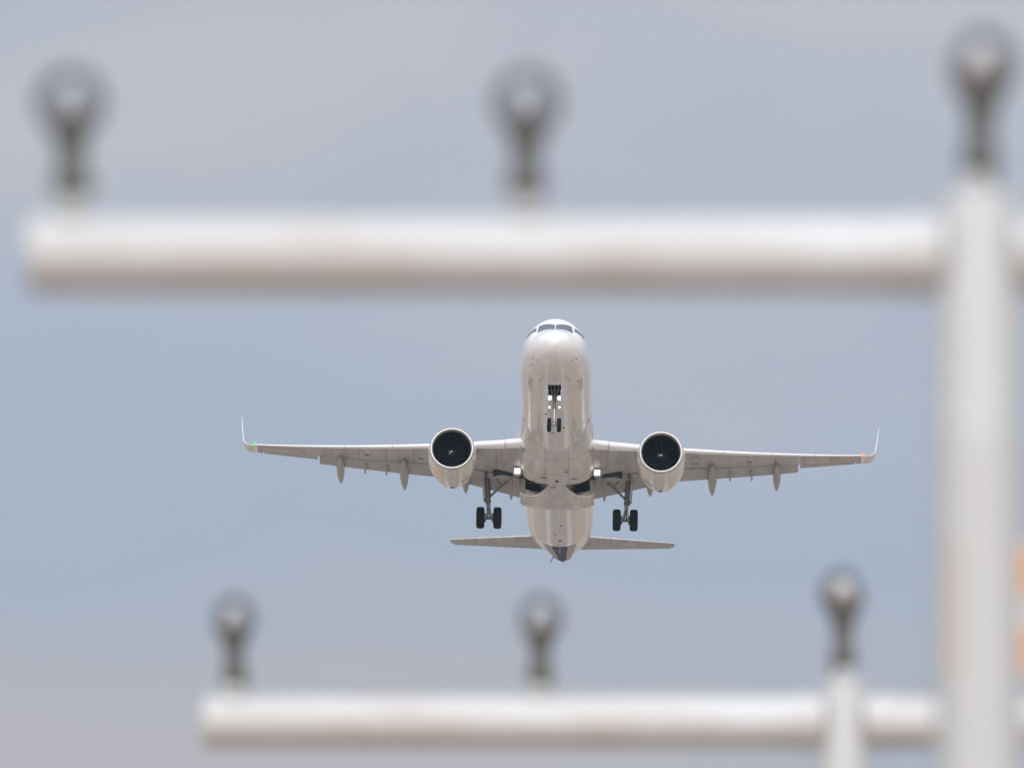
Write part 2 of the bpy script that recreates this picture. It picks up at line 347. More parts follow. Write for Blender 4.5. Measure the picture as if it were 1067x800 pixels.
# tail cone, navy over wider grey strip beneath, and the dark exhaust outlet
m = MB().loft([[fus_pt(s, p) for p in phis] for s in st_tail], True, True); tail = m.build('tail_cone', 'white', plane, angle=50)
m = MB()
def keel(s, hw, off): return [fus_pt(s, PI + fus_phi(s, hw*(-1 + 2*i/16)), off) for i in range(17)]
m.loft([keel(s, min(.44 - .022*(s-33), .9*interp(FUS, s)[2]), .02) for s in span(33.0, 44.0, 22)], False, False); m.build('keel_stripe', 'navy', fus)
m = MB().loft([keel(s, min(.95 - .045*(s-33), .85*interp(FUS, s)[2]), .008) for s in span(33.0, 43.9, 22)], False, False); m.build('keel_band', 'pale_blue', fus)
m = MB().lathe(P(44.42, 0, 1.16), (0, 1, 0), [(0, .20), (.16, .19), (.16, .14), (-.3, .12), (-.3, 0)], 24); m.build('exhaust_outlet', 'bay', tail)
m = MB().tube([P(42.0, -.42, .62), P(42.3, -.66, .20)], [.03, .018], 8); m.build('drain_mast', 'gear_dark', tail)

# cockpit windows: panes that follow the skin, in a slightly larger rim
def pane(corners, off, nu=8, nv=6):
    (s0, x0), (s1, x1), (s2, x2), (s3, x3) = corners   # lower-inner, lower-outer, upper-outer, upper-inner
    rows = []
    for v in range(nv+1):
        row = []
        for u in range(nu+1):
            a, c = u/nu, v/nv
            s = (1-c)*((1-a)*s0 + a*s1) + c*((1-a)*s3 + a*s2); x = (1-c)*((1-a)*x0 + a*x1) + c*((1-a)*x3 + a*x2)
            row.append(fus_pt(s, x, off))
        rows.append(row)
    return rows
for sg in (-1, 1):
    F = lambda s, x: (s, sg*fus_phi(s, x))
    A = lambda s, deg: (s, sg*R(deg))
    for cs in ([F(1.62, .04), F(1.87, .95), F(2.38, .86), F(2.06, .04)],
               [A(2.10, 47), A(2.66, 62), A(2.82, 55), A(2.42, 42)],
               [A(2.80, 64), A(3.36, 67), A(3.36, 60), A(2.96, 57)]):
        cx = sum(c[0] for c in cs)/4; cp = sum(c[1] for c in cs)/4
        big = [(cx+(c[0]-cx)*1.06, cp+(c[1]-cp)*1.06) if abs(c[1]) > .06 else (cx+(c[0]-cx)*1.06, c[1]*0.4) for c in cs]
        fr = MB().loft(pane(big, .010), False, False).build('window_rim', 'glass_rim', fus)
        MB().loft(pane(cs, .020), False, False).build('cockpit_window', 'glass', fus)
# probes and small vents around the nose
for s, x in ((1.55, .95), (1.75, 1.15), (2.5, 1.25), (2.9, .62), (3.3, .78), (4.1, 1.25)):
    for sg in (-1, 1):
        ph = PI - sg*fus_phi(s, x); a = fus_pt(s, ph, -.01); c = fus_pt(s, ph, .06)
        MB().tube([a, c, c + Vector((0, -.12, 0))], [.022, .018, .012], 8).build('air_probe', 'gear_dark', fus)
for s, x, l in ((9.5, 0, .34), (12.6, .12, .30), (29.0, 0, .36), (34.0, 0, .26)):
    a = fus_pt(s, PI, -.02)
    MB().loft([[Vector((x+t*.03, a.y+u*l*.5, a.z)) for t, u in ((0, -1), (1, 0), (0, 1), (-1, 0))], [Vector((x+t*.012, a.y+.12+u*l*.25, a.z-.26)) for t, u in ((0, -1), (1, 0), (0, 1), (-1, 0))]]).build('blade_antenna', 'fairing', fus)

# drains, small access doors and aerials along the keel
for s, x, w_, l in ((7.2, .0, .10, .16), (8.3, -.5, .12, .12), (10.6, .45, .10, .20), (11.4, -.15, .22, .05), (28.2, .12, .12, .16), (29.9, -.2, .10, .10), (31.0, .05, .16, .22), (31.9, -.06, .08, .08)):
    a_ = fus_pt(s, PI - fus_phi(s, x), .004); MB().box(a_, (w_, l, .03)).build('drain_port', 'gear_dark', fus, bevel=.008)
# belly fairing, with the two open main gear bays cut in it
FAIR = [  # s, half width, bottom, flatness exponent, top z
 (12.6, 1.86, -1.76, 2.0, -.60), (13.6, 1.92, -1.93, 2.0, -.55), (14.4, 1.965, -2.04, 2.05, -.5), (15.2, 2.02, -2.09, 2.1, -.5), (16.0, 2.15, -2.16, 2.2, -.55), (16.6, 2.29, -2.24, 2.3, -.6), (17.2, 2.34, -2.33, 2.35, -.65), (18.4, 2.26, -2.42, 2.8, -.7),
 (22.6, 2.20, -2.42, 3.0, -.6), (23.6, 2.16, -2.38, 2.8, -.75), (24.8, 2.05, -2.15, 2.4, -.9), (26.0, 1.86, -1.93, 2.1, -1.0), (26.8, 1.6, -1.75, 2.0, -1.1)]
def fair_pt(s, u, off=0):
    hw, bot, ex, top = interp(FAIR, s); a = PI*u            # u 0..1 from left rim round the belly to the right rim
    cx, sz = -math.cos(a), math.sin(a)
    x = hw*math.copysign(abs(cx)**(2/ex), cx); z = top + (bot-top)*abs(sz)**(2/ex)
    return P(s, x, z)
NU = 80
fst = [12.6 + .2*i for i in range(35)] + [19.62 + .215*i for i in range(11)] + [22.0 + .2*i for i in range(24)] + [26.8]
BAY0, BAY1 = 19.62, 21.77
m = MB(); us = [(1-math.cos(PI*i/NU))/2*0.55 + i/NU*0.45 for i in range(NU+1)]
for s in fst: m.v += [fair_pt(s, u) for u in us]
for k in range(len(fst)-1):
    for j in range(NU):
        c = fair_pt((fst[k]+fst[k+1])/2, (us[j]+us[j+1])/2)
        if fst[k] >= BAY0-1e-4 and fst[k+1] <= BAY1+1e-4 and .42 < abs(c.x) and c.z - Z0 < -1.45: continue
        a = k*(NU+1)+j; m.f.append((a, a+1, a+NU+2, a+NU+1))
fair = m.build('belly_fairing', 'fairing', plane, angle=60)
for sg in (-1, 1):
    m = MB()
    x0, x1, zt, zb = sg*.44, sg*2.10, -1.25, -2.33
    A_, B_, C_, D_ = P(19.66, x0, zb), P(19.66, x1, zb+.35), P(21.74, x1, zb+.35), P(21.74, x0, zb)
    E_, F_, G_, H_ = P(19.66, x0, zt), P(19.66, x1, zt), P(21.74, x1, zt), P(21.74, x0, zt)
    m.quad(E_, F_, G_, H_); m.quad(A_, B_, F_, E_); m.quad(C_, D_, H_, G_); m.quad(D_, A_, E_, H_); m.quad(B_, C_, G_, F_)
    m.build('gear_bay', 'bay', fair, smooth=False)
    m = MB()
    for s in (20.2, 20.8, 21.3): m.tube([P(s, sg*.6, -1.9), P(s, sg*1.9, -1.75)], .03, 8)
    m.tube([P(19.9, sg*.9, -1.85), P(21.6, sg*1.0, -1.9)], .05, 8); m.build('bay_pipe', 'gear_dark', fair)
    # curved door hanging open from the keel
    prof = [(.44, -2.42), (.62, -2.62), (.85, -2.85), (1.08, -3.01), (1.32, -3.08), (1.58, -3.09), (1.84, -3.03), (2.06, -2.90)]
    m = MB()
    def ring(s, sh=0): return [P(s, sg*x, z+sh) for x, z in prof] + [P(s, sg*x, z+sh+.055) for x, z in prof[::-1]]
    m.loft([ring(19.75), ring(20.4), ring(21.05), ring(21.65)]); m.build('gear_bay_door', 'fairing', fair, angle=50)
    m = MB(); m.tube([P(20.2, sg*.62, -2.0), P(20.3, sg*1.05, -2.95)], .028, 8); m.build('door_actuator', 'chrome', fair)
for s, x, l, wd in ((18.4, -.75, .34, .05), (18.5, .95, .34, .05), (20.1, -.22, .3, .10), (17.3, .55, .22, .12), (19.0, -1.35, .3, .05)):
    MB().box(P(s, x, -2.425), (l, wd, .03)).build('vent_grille', 'gear_dark', fair)
a = P(18.9, 0, -2.42); MB().lathe(a, (0, 0, -1), [(0, .09), (.06, .085), (.11, .05), (.12, 0)], 16).build('beacon_light', 'beacon', fair)

# --- wings
LE = [(0, 14.62), (2.0, 15.60), (6.4, 17.90), (16.9, 23.40)]
TE = [(0, 22.5), (2.0, 22.35), (6.4, 22.15), (16.9, 24.85)]
def lin(tab, y):
    for (a, va), (b, vb) in zip(tab, tab[1:]):
        if y <= b: return va + (vb-va)*(y-a)/(b-a)
    return tab[-1][1]
def wing_def(y):
    z = -1.22 + max(0, y-1.8)*.089 + .72*(max(0, y-2)/15)**2
    tw = lin([(0, 4.6), (2, 4.4), (6.4, 1.8), (16.9, -.4)], y); tcr = lin([(0, .15), (2, .145), (6.4, .118), (16.9, .105)], y)
    return lin(LE, y), lin(TE, y)-lin(LE, y), z, R(tw), tcr
def foil(tcr, u, upper):
    t = 5*tcr*(.2969*math.sqrt(u)-.126*u-.3516*u*u+.2843*u**3-.1036*u**4); c = .045*u*(1-u) + .02*math.sin(PI*u)*u
    return c + t if upper else c - t*.92
def sect(dfn, u0, u1, n=14, drop=None, sgx=1, y=0):
    """closed outline of the piece of the aerofoil between chord fractions u0 and u1; drop=(aft, down, angle) deploys it"""
    s0, ch, z, tw, tcr = dfn
    us_ = [u0 + (u1-u0)*(1-math.cos(PI*i/n))/2 for i in range(n+1)]
    pts = [(u, foil(tcr, u, True)) for u in us_[::-1]] + [(u, foil(tcr, u, False)) for u in us_]
    res = []
    for u, v in pts:
        X, Zz = u*ch, v*ch
        if drop:
            aft, down, ang = drop
            px, pz = u0*ch, 0.0
            dx, dz = X-px, Zz-pz
            X, Zz = px + aft + dx*math.cos(ang) + dz*math.sin(ang), pz - down + dz*math.cos(ang) - dx*math.sin(ang)
        res.append(P(s0 + X*math.cos(tw) + Zz*math.sin(tw), sgx*y, z + Zz*math.cos(tw) - X*math.sin(tw)))
    return res
for sg in (-1, 1):
    m = MB()
    rings = []
    for y in [1.2, 2.0, 3, 4, 5, 6.4] + span(7.2, 13.4, 9): rings.append(sect(wing_def(y), .035, .72, 16, None, sg, y))
    m.loft(rings)
    rings = [sect(wing_def(y), .035, .76, 16, None, sg, y) for y in span(13.42, 16.6, 6)]
    m.loft(rings)
    rings = [sect(wing_def(y), .035, 1.0, 16, None, sg, y) for y in (16.6, 16.75, 16.9)]
    m.loft(rings)
    wing = m.build('wing', 'wing', plane, angle=40)
    # leading edge slats, run out a little
    for y0, y1 in ((2.9, 5.3), (6.35, 9.2), (9.24, 11.9), (11.94, 14.3), (14.34, 16.5)):
        rings = []
        for y in span(y0, y1, 4):
            d = wing_def(y); s0, ch, z, tw, tcr = d
            rings.append(sect((s0-.08-.012*ch, ch, z-.02-.008*ch, tw, tcr), 0.0, .060, 10, None, sg, y))
        MB().loft(rings).build('slat', 'slat', wing, angle=50)
    rings = [sect((wing_def(y)[0]-.015,)+wing_def(y)[1:], 0.0, .06, 10, None, sg, y) for y in (1.6, 2.2, 2.86)]
    MB().loft(rings).build('leading_edge', 'slat', wing, angle=50)
    rings = [sect((wing_def(y)[0]-.012,)+wing_def(y)[1:], 0.0, .06, 10, None, sg, y) for y in (16.52, 16.7, 16.9)]
    MB().loft(rings).build('leading_edge', 'slat', wing, angle=50)
    # flaps lowered for take-off, aileron
    for y0, y1 in ((1.8, 6.3), (6.45, 13.38)):
        rings = [sect(wing_def(y), .70, 1.0, 10, (.03*wing_def(y)[1]+.06, .04+.008*wing_def(y)[1], R(14)), sg, y) for y in span(y0, y1, 6)]
        MB().loft(rings).build('flap', 'flap', wing, angle=40)
    rings = [sect(wing_def(y), .765, 1.0, 10, (.01, 0.0, R(2)), sg, y) for y in span(13.5, 16.55, 4)]
    MB().loft(rings).build('aileron', 'flap', wing, angle=40)
    # dark cove between rear spar and flap
    # sharklet: the tip bends up into a blade
    path = [(16.9, 0.0, 0.0, 1.45), (17.17, .025, .12, 1.40), (17.42, .10, .27, 1.33), (17.60, .25, .45, 1.23), (17.70, .47, .65, 1.12), (17.755, .9, .95, .98), (17.81, 1.5, 1.35, .82), (17.86, 2.1, 1.78, .64), (17.875, 2.28, 1.98, .48), (17.88, 2.34, 2.15, .30)]
    base = wing_def(16.9); rings = []
    for k, (y, dz, ds, ch) in enumerate(path):
        a, b2 = path[max(k-1, 0)], path[min(k+1, len(path)-1)]
        th = math.atan2(b2[1]-a[1], b2[0]-a[0]) if k else 0.06
        ny, nz = -math.sin(th), math.cos(th)
        us_ = [(1-math.cos(PI*i/12))/2 for i in range(13)]
        r_ = []
        for u, up in [(u, True) for u in us_[::-1]] + [(u, False) for u in us_]:
            v = foil(.095, u, up)*ch
            r_.append(P(base[0]+ds+u*ch, sg*(y + ny*v), base[2]+dz+nz*v))
        rings.append(r_)
    MB().loft(rings).build('winglet', 'white', wing, angle=40)
    nl = base
    MB().lathe(P(nl[0]-.02, sg*17.02, nl[2]+.02), (0, -1, -.25), [(-.06, .075), (0, .075), (.05, .06), (.08, .03), (.09, 0)], 16).build('navigation_light', 'lamp_g' if sg < 0 else 'lamp_r', wing)
    # flap track fairings
    for y, L, wd in ((8.6, 4.6, .25), (12.2, 3.9, .225), (5.15, 4.4, .24)):
        s0, ch, z, tw, tcr = wing_def(y)
        sA = s0 + .50*ch; rings = []
        for i in range(15):
            u = i/14; r_ = max(.012, wd*math.sin(PI*min(1, u*.93+.035))**.62*(1 if u < .55 else 1-.25*(u-.55)))
            zz = z - (.50*ch + u*L*.75)*math.sin(tw) - .24 - .06*math.sin(PI*u) - .62*max(0, u-.30)**1.2
            rings.append([P(sA + u*L*.80, sg*y + r_*math.cos(2*PI*j/16), zz + 1.25*r_*math.sin(2*PI*j/16)) for j in range(16)])
        MB().loft(rings).build('flap_track_fairing', 'track', wing, angle=60)
    for y in (9.6, 10.8):
        s0, ch, z, tw, tcr = wing_def(y)
        MB().loft([[P(s0 + .80*ch + q*.75, sg*y + .05*a_, z - .26 - q*.26 + .07*b_) for a_, b_ in ((-1, -1), (1, -1), (1, 1), (-1, 1))] for q in (0, .5, 1)]).build('flap_bracket', 'track', wing)
    s0, ch, z, tw, tcr = wing_def(2.55)
    MB().tube([P(s0+.74*ch, sg*2.6, -1.75), P(s0+.93*ch, sg*2.6, -1.98), P(s0+1.1*ch, sg*2.6, -2.12), P(s0+1.16*ch, sg*2.6, -2.15)], [.08, .10, .08, .02], 12).build('flap_bracket', 'track', wing)
    # open leg well behind the rear spar
    MB().box(P(20.75, sg*3.02, -1.56), (1.15, 1.3, .06), (R(-3), R(-sg*4), 0)).build('leg_well', 'bay', wing, smooth=False)
    # landing light let down below the root
    MB().box(P(18.92, sg*2.22, -1.93), (.42, .40, .40), (R(-4), 0, 0)).build('lamp_housing', 'marker_white', wing, bevel=.05)
    MB().box(P(18.715, sg*2.22, -1.945), (.32, .03, .30), (R(-4), 0, 0)).build('landing_light', 'lamp_w', wing, bevel=.014)
    # small dark fuel vents
    for y, f in ((10.6, .42), (7.6, .5)):
        s0, ch, z, tw, tcr = wing_def(y)
        zz = z + (foil(tcr, f, False)*ch) - f*ch*math.sin(tw)
        MB().box(P(s0+f*ch, sg*y, zz), (.36, .12, .03)).build('fuel_vent', 'gear_dark', wing)

# --- engines
for sg in (-1, 1):
    EX, EZ, ES = sg*5.78, -2.06, 14.45
    ax = Vector((0, 1, -0.035)).normalized()
    o = P(ES, EX, EZ)
    outer = [(.16, 1.245), (.36, 1.285), (.8, 1.335), (1.3, 1.355), (1.9, 1.34), (2.4, 1.29), (3.0, 1.19), (3.6, 1.04), (4.1, .90), (4.3, .84), (4.29, .82), (3.6, .95), (2.6, 1.05)]
    eng = MB().lathe(o, ax, outer, 72).build('engine', 'nacelle', plane, angle=50)
    lip = [(.16, 1.246), (.08, 1.22), (.03, 1.19), (0.0, 1.15), (.015, 1.11), (.06, 1.08), (.14, 1.06), (.24, 1.05)]
    MB().lathe(o, ax, lip, 72).build('inlet_lip', 'lip', eng, angle=60)
    MB().lathe(o, ax, [(.24, 1.049), (.5, 1.035), (.9, 1.02), (1.35, 1.01), (1.35, .2)], 72).build('inlet_duct', 'duct', eng, angle=50)
    fan = MB()
    for k in range(20):
        a0 = 2*PI*k/20
        for q in range(6):
            r0, r1 = .30 + .69*q/6, .30 + .69*(q+1)/6
            def bp(r, e):
                tw_ = R(25 + 35*(r-.3)/.69); wd = .10 + .07*(r-.3)/.69
                an = a0 + .20*((r-.3)/.69)**2 + e*wd*math.sin(tw_)/r
                return o + ax*(1.12 + e*wd*math.cos(tw_)) + Vector((math.cos(an)*r, 0, math.sin(an)*r))
            fan.quad(bp(r0, -1), bp(r0, 1), bp(r1, 1), bp(r1, -1))
    fan.build('fan', 'blade', eng, angle=60, solid=.012)
    MB().lathe(o, ax, [(.70, .004), (.72, .07), (.80, .15), (.95, .25), (1.12, .32), (1.25, .33)], 40).build('spinner', 'hub', eng, angle=60)
    m = MB(); ang0 = 1.1 if sg < 0 else .4
    rows = []
    for i in range(13):
        a = ang0 + i*.22; f_ = i/12; r0 = .03 + .12*f_; wd = .03*(1-.6*f_)
        row = []
        for rr in (r0-wd*.5 if r0 > wd*.5 else .005, r0+wd):
            h = interp([(.0, .70), (.07, .72), (.15, .80), (.25, .95)], rr)[0] - .012
            row.append(o + ax*h + Vector((math.cos(a)*rr, 0, math.sin(a)*rr)))
        rows.append(row)
    m.loft(rows, False, False).build('spinner_mark', 'mark', eng)
    MB().lathe(o, ax, [(3.2, .72), (3.9, .64), (4.6, .52), (4.75, .49), (4.74, .46), (4.4, .38), (4.9, .27), (5.3, .10), (5.4, 0)], 48).build('exhaust_nozzle', 'hot', eng, angle=40)
    # pylon between nacelle and wing
    m = MB(); rings = []
    for s, zt, zb, wd in ((15.6, -.74, -.95, .05), (16.3, -.60, -1.0, .16), (17.3, -.58, -1.3, .21), (18.4, -.78, -1.5, .22), (19.6, -.98, -1.45, .17), (20.6, -1.1, -1.3, .04)):
        rings.append([P(s, EX - wd, zb), P(s, EX + wd, zb), P(s, EX + wd*.8, zt), P(s, EX - wd*.8, zt)])
    m.loft(rings).build('pylon', 'nacelle', eng, bevel=.02)
    m = MB()      # small chine on the inboard side of the cowl
    d = Vector((-sg*.72, 0, .69)); b0 = o + ax*.75 + d*1.315; b1 = o + ax*1.9 + d*1.345
    m.loft([[b0, b0 + d*.01, b0 + ax*.02], [b0 + ax*.5, b0 + ax*.5 + d*.16, b0 + ax*.52], [b1 - d*.02, b1 + d*.24, b1 + ax*.02]]).build('strake', 'nacelle', eng, solid=.012)
    m = MB().lathe(o + ax*3.3 + Vector((0, 0, -1.12)), Vector((0, .25, -1)), [(-.05, .11), (.04, .10), (.045, 0)], 12).build('drain_port', 'gear_dark', eng)

# --- tail surfaces
def flat_surface(st0, n=10):
    pass
THS = R(-7.0)
for sg in (-1, 1):
    def hsec(y, u0, u1):
        f = (y-0)/6.4; s0 = 37.65 + y*.72; ch = 4.2 + (1.45-4.2)*f; z = .71 + y*.078
        us_ = [u0 + (u1-u0)*(1-math.cos(PI*i/10))/2 for i in range(11)]; r_ = []
        for u, up in [(u, True) for u in us_[::-1]] + [(u, False) for u in us_]:
            v = foil(.10, u, up)*ch*.9 - .02*u*ch; s = s0 + u*ch
            piv = 40.2; ds, dz = s-piv, v
            r_.append(P(piv + ds*math.cos(THS) - 0*dz, sg*y, z + dz - ds*math.sin(THS)))
        return r_
    hs = MB().loft([hsec(y, 0, .70) for y in span(.5, 6.4, 6)]).build('horizontal_stabilizer', 'wing', plane, angle=40)
    MB().loft([hsec(y, .705, 1.0) for y in span(.5, 6.2, 6)]).build('elevator', 'flap', hs, angle=40)
def vsec(z, u0, u1):
    f = (z-1.6)/6.3; s0 = 35.6 + f*6.0; ch = 6.2 + (2.0-6.2)*f
    us_ = [u0 + (u1-u0)*(1-math.cos(PI*i/10))/2 for i in range(11)]
    return [P(s0+u*ch, (1 if up else -1)*abs(foil(.10, u, True)-.045*u*(1-u)-.02*math.sin(PI*u)*u)*ch, z) for u, up in [(u, True) for u in us_[::-1]] + [(u, False) for u in us_]]
vs = MB().loft([vsec(z, 0, .70) for z in span(1.6, 7.9, 6)]).build('vertical_stabilizer', 'white', plane, angle=40)
MB().loft([vsec(z, .705, 1.0) for z in span(2.0, 7.8, 6)]).build('rudder', 'navy', vs, angle=40)

# --- nose gear
def wheel(c, r, wd, name, par, hubm='gear'):
    a = Vector((1, 0, 0)); h = wd/2
    prof = [(-h*.55, r*.50), (-h*.9, r*.58), (-h, r*.74), (-h*.93, r*.88), (-h*.72, r*.96), (-h*.45, r*.995), (-h*.30, r), (-h*.27, r*.975), (-h*.21, r*.975), (-h*.18, r),
            (h*.18, r), (h*.21, r*.975), (h*.27, r*.975), (h*.30, r), (h*.45, r*.995), (h*.72, r*.96), (h*.93, r*.88), (h, r*.74), (h*.9, r*.58), (h*.55, r*.50)]
    MB().lathe(c, a, prof, 48).build(name, 'rubber', par, angle=50)
    MB().lathe(c, a, [(-h*.5, 0), (-h*.62, r*.15), (-h*.5, r*.2), (-h*.45, r*.42), (-h*.58, r*.51), (h*.58, r*.51), (h*.45, r*.42), (h*.5, r*.2), (h*.62, r*.15), (h*.5, 0)], 32).build('rim', hubm, par, angle=40)
ns = 5.00; top = P(4.75, 0, -1.55); axl = P(5.07, 0, -3.68)
m = MB(); d = axl - top
m.tube([top, top + d*.55], .085, 20); m.tube([top + d*.53, top + d*.57], .11, 20)
m.tube([top + d*.10 + Vector((-.33, 0, 0)), top + d*.10 + Vector((.33, 0, 0))], .05, 12)
ng = m.build('nose_gear', 'gear', plane)
MB().tube([top + d*.57, axl], .052, 16).build('piston', 'chrome', ng)
MB().tube([axl + Vector((-.30, 0, 0)), axl + Vector((.30, 0, 0))], .055, 14).build('axle', 'gear', ng)
for sg in (-1, 1): wheel(axl + Vector((sg*.27, 0, 0)), .385, .225, 'tyre', ng)
m = MB(); a = top + d*.55 + Vector((0, .09, 0)); e = axl + Vector((0, .07, .12)); k_ = (a+e)/2 + Vector((0, .26, 0))
for sg in (-1, 1): m.tube([a + Vector((sg*.07, 0, 0)), k_], .024, 8); m.tube([e + Vector((sg*.07, 0, 0)), k_], .024, 8)
m.build('torque_link', 'gear', ng)
m = MB()
for sg in (-1, 1): m.tube([top + d*.42 + Vector((sg*.05, 0, 0)), P(3.75, sg*.26, -1.72)], .032, 10)
m.tube([top + d*.25, P(3.9, 0, -1.65)], .03, 10); m.build('drag_brace', 'gear', ng)
for sg in (-1, 1):
    for f_, xx, rr in ((.32, .275, .135), (.56, .27, .06)):
        c = top + d*f_ + Vector((sg*xx, -.10, 0))
        MB().lathe(c, (0, -1, -.16), [(-.16, rr*.5), (-.08, rr*.95), (0, rr*1.08), (.02, rr*1.06), (.02, rr)], 20).build('lamp_housing', 'gear', ng)
        MB().lathe(c, (0, -1, -.16), [(.012, rr), (.03, rr*.8), (.04, 0)], 20).build('taxi_light', 'lamp_w', ng)
    MB().tube([top + d*.32, top + d*.32 + Vector((sg*.26, -.06, 0))], .025, 8).build('lamp_bracket', 'gear', ng)
# bay lining and the side doors
m = MB(); zt = -1.25
def belly(s, x): return fus_pt(s, PI - fus_phi(s, x)).z - Z0
xa = NBX + .05
A_ = [P(s, x, z) for s, x, z in ((NB0, -xa, -1.80), (NB0, xa, -1.80), (NB1, xa, -1.95), (NB1, -xa, -1.95), (NB0, -xa, zt), (NB0, xa, zt), (NB1, xa, zt), (NB1, -xa, zt))]
for q in ((4, 5, 6, 7), (0, 1, 5, 4), (1, 2, 6, 5), (2, 3, 7, 6), (3, 0, 4, 7)): m.quad(*[A_[i] for i in q])
m.build('nose_gear_bay', 'bay', fus, smooth=False)
for sg in (-1, 1):
    m = MB(); pr = [(.375, 0), (.40, -.15), (.43, -.32), (.42, -.47), (.37, -.60)]
    rings = []
    for s in span(NB0 + .05, NB1 + .25, 6):
        zb = belly(s, .37) - .005; k_ = .55 + .45*min(1, (s-NB0)/1.2)
        rings.append([P(s, sg*x, zb + z*k_) for x, z in pr] + [P(s, sg*(x-.035), zb + z*k_) for x, z in pr[::-1]])
    m.loft(rings).build('nose_gear_door', 'white', fus, angle=50)

# --- main gear
for sg in (-1, 1):
    axl = P(22.0, sg*3.80, -3.66); top = P(21.35, sg*3.98, -1.30); d = axl - top
    m = MB(); m.tube([top, top + d*.62], [.15, .135], 24); m.tube([top + d*.60, top + d*.66], .165, 24)
    m.tube([top + d*.08 + Vector((0, -.7, .05)), top + d*.05 + Vector((0, .5, .05))], .10, 14)
    m.tube([top + d*.30 + Vector((-sg*.05, 0, 0)), top + d*.34 + Vector((-sg*.24, 0, 0))], .07, 12)
    mg = m.build('main_gear', 'gear', plane)
    MB().tube([top + d*.65, axl + d*.02], .085, 20).build('piston', 'chrome', mg)
    MB().tube([axl + Vector((-.46, 0, 0)), axl + Vector((.46, 0, 0))], .10, 16).build('axle', 'gear_dark', mg)
    for q in (-1, 1):
        c = axl + Vector((q*.475, 0, 0)); wheel(c, .61, .45, 'tyre', mg)
        MB().lathe(c - Vector((q*.17, 0, 0)), (q, 0, 0), [(-.14, .10), (-.14, .24), (.05, .26), (.05, 0)], 24).build('brake', 'gear_dark', mg)
    m = MB(); m.tube([P(21.0, sg*2.45, -1.55), P(21.25, sg*3.1, -2.0)], .065, 12); m.tube([P(21.25, sg*3.1, -2.0), top + d*.56], .065, 12)
    m.tube([P(21.25, sg*3.1, -2.0), P(21.2, sg*3.55, -1.5)], .035, 10); m.build('side_brace', 'gear', mg)
    m = MB(); a = top + d*.62 + Vector((0, -.14, 0)); e = axl + Vector((0, -.10, .05)); k_ = (a+e)/2 + Vector((0, -.33, 0))
    for q in (-1, 1): m.tube([a + Vector((q*.10, 0, 0)), k_], .034, 10); m.tube([e + Vector((q*.10, 0, 0)), k_], .034, 10)
    m.build('torque_link', 'gear', mg)
    m = MB(); rings = []
    for f_ in (.05, .25, .45, .60):
        c = top + d*f_ + Vector((sg*.24, 0, 0)); hwid = .52 - .20*f_
        rings.append([c + Vector((sg*(.03 - .10*(q/3)**2), q/3*hwid, 0)) for q in (-3, -2, -1, 0, 1, 2, 3)] + [c + Vector((sg*(.03 - .10*(q/3)**2) - sg*.035, q/3*hwid, 0)) for q in (3, 2, 1, 0, -1, -2, -3)])
    m.loft(rings).build('leg_door', 'track', mg, angle=50)
    m = MB()
    for q, r_ in ((.13, .018), (-.12, .014)):
        m.tube([top + d*.1 + Vector((q, -.12, 0)), top + d*.4 + Vector((q*1.2, -.17, 0)), top + d*.66 + Vector((q, -.20, 0)), top + d*.84 + Vector((q*.7, -.30, 0)), axl + Vector((q*1.4, -.08, .08))], r_, 8)
    m.build('hydraulic_hose', 'rubber', mg)

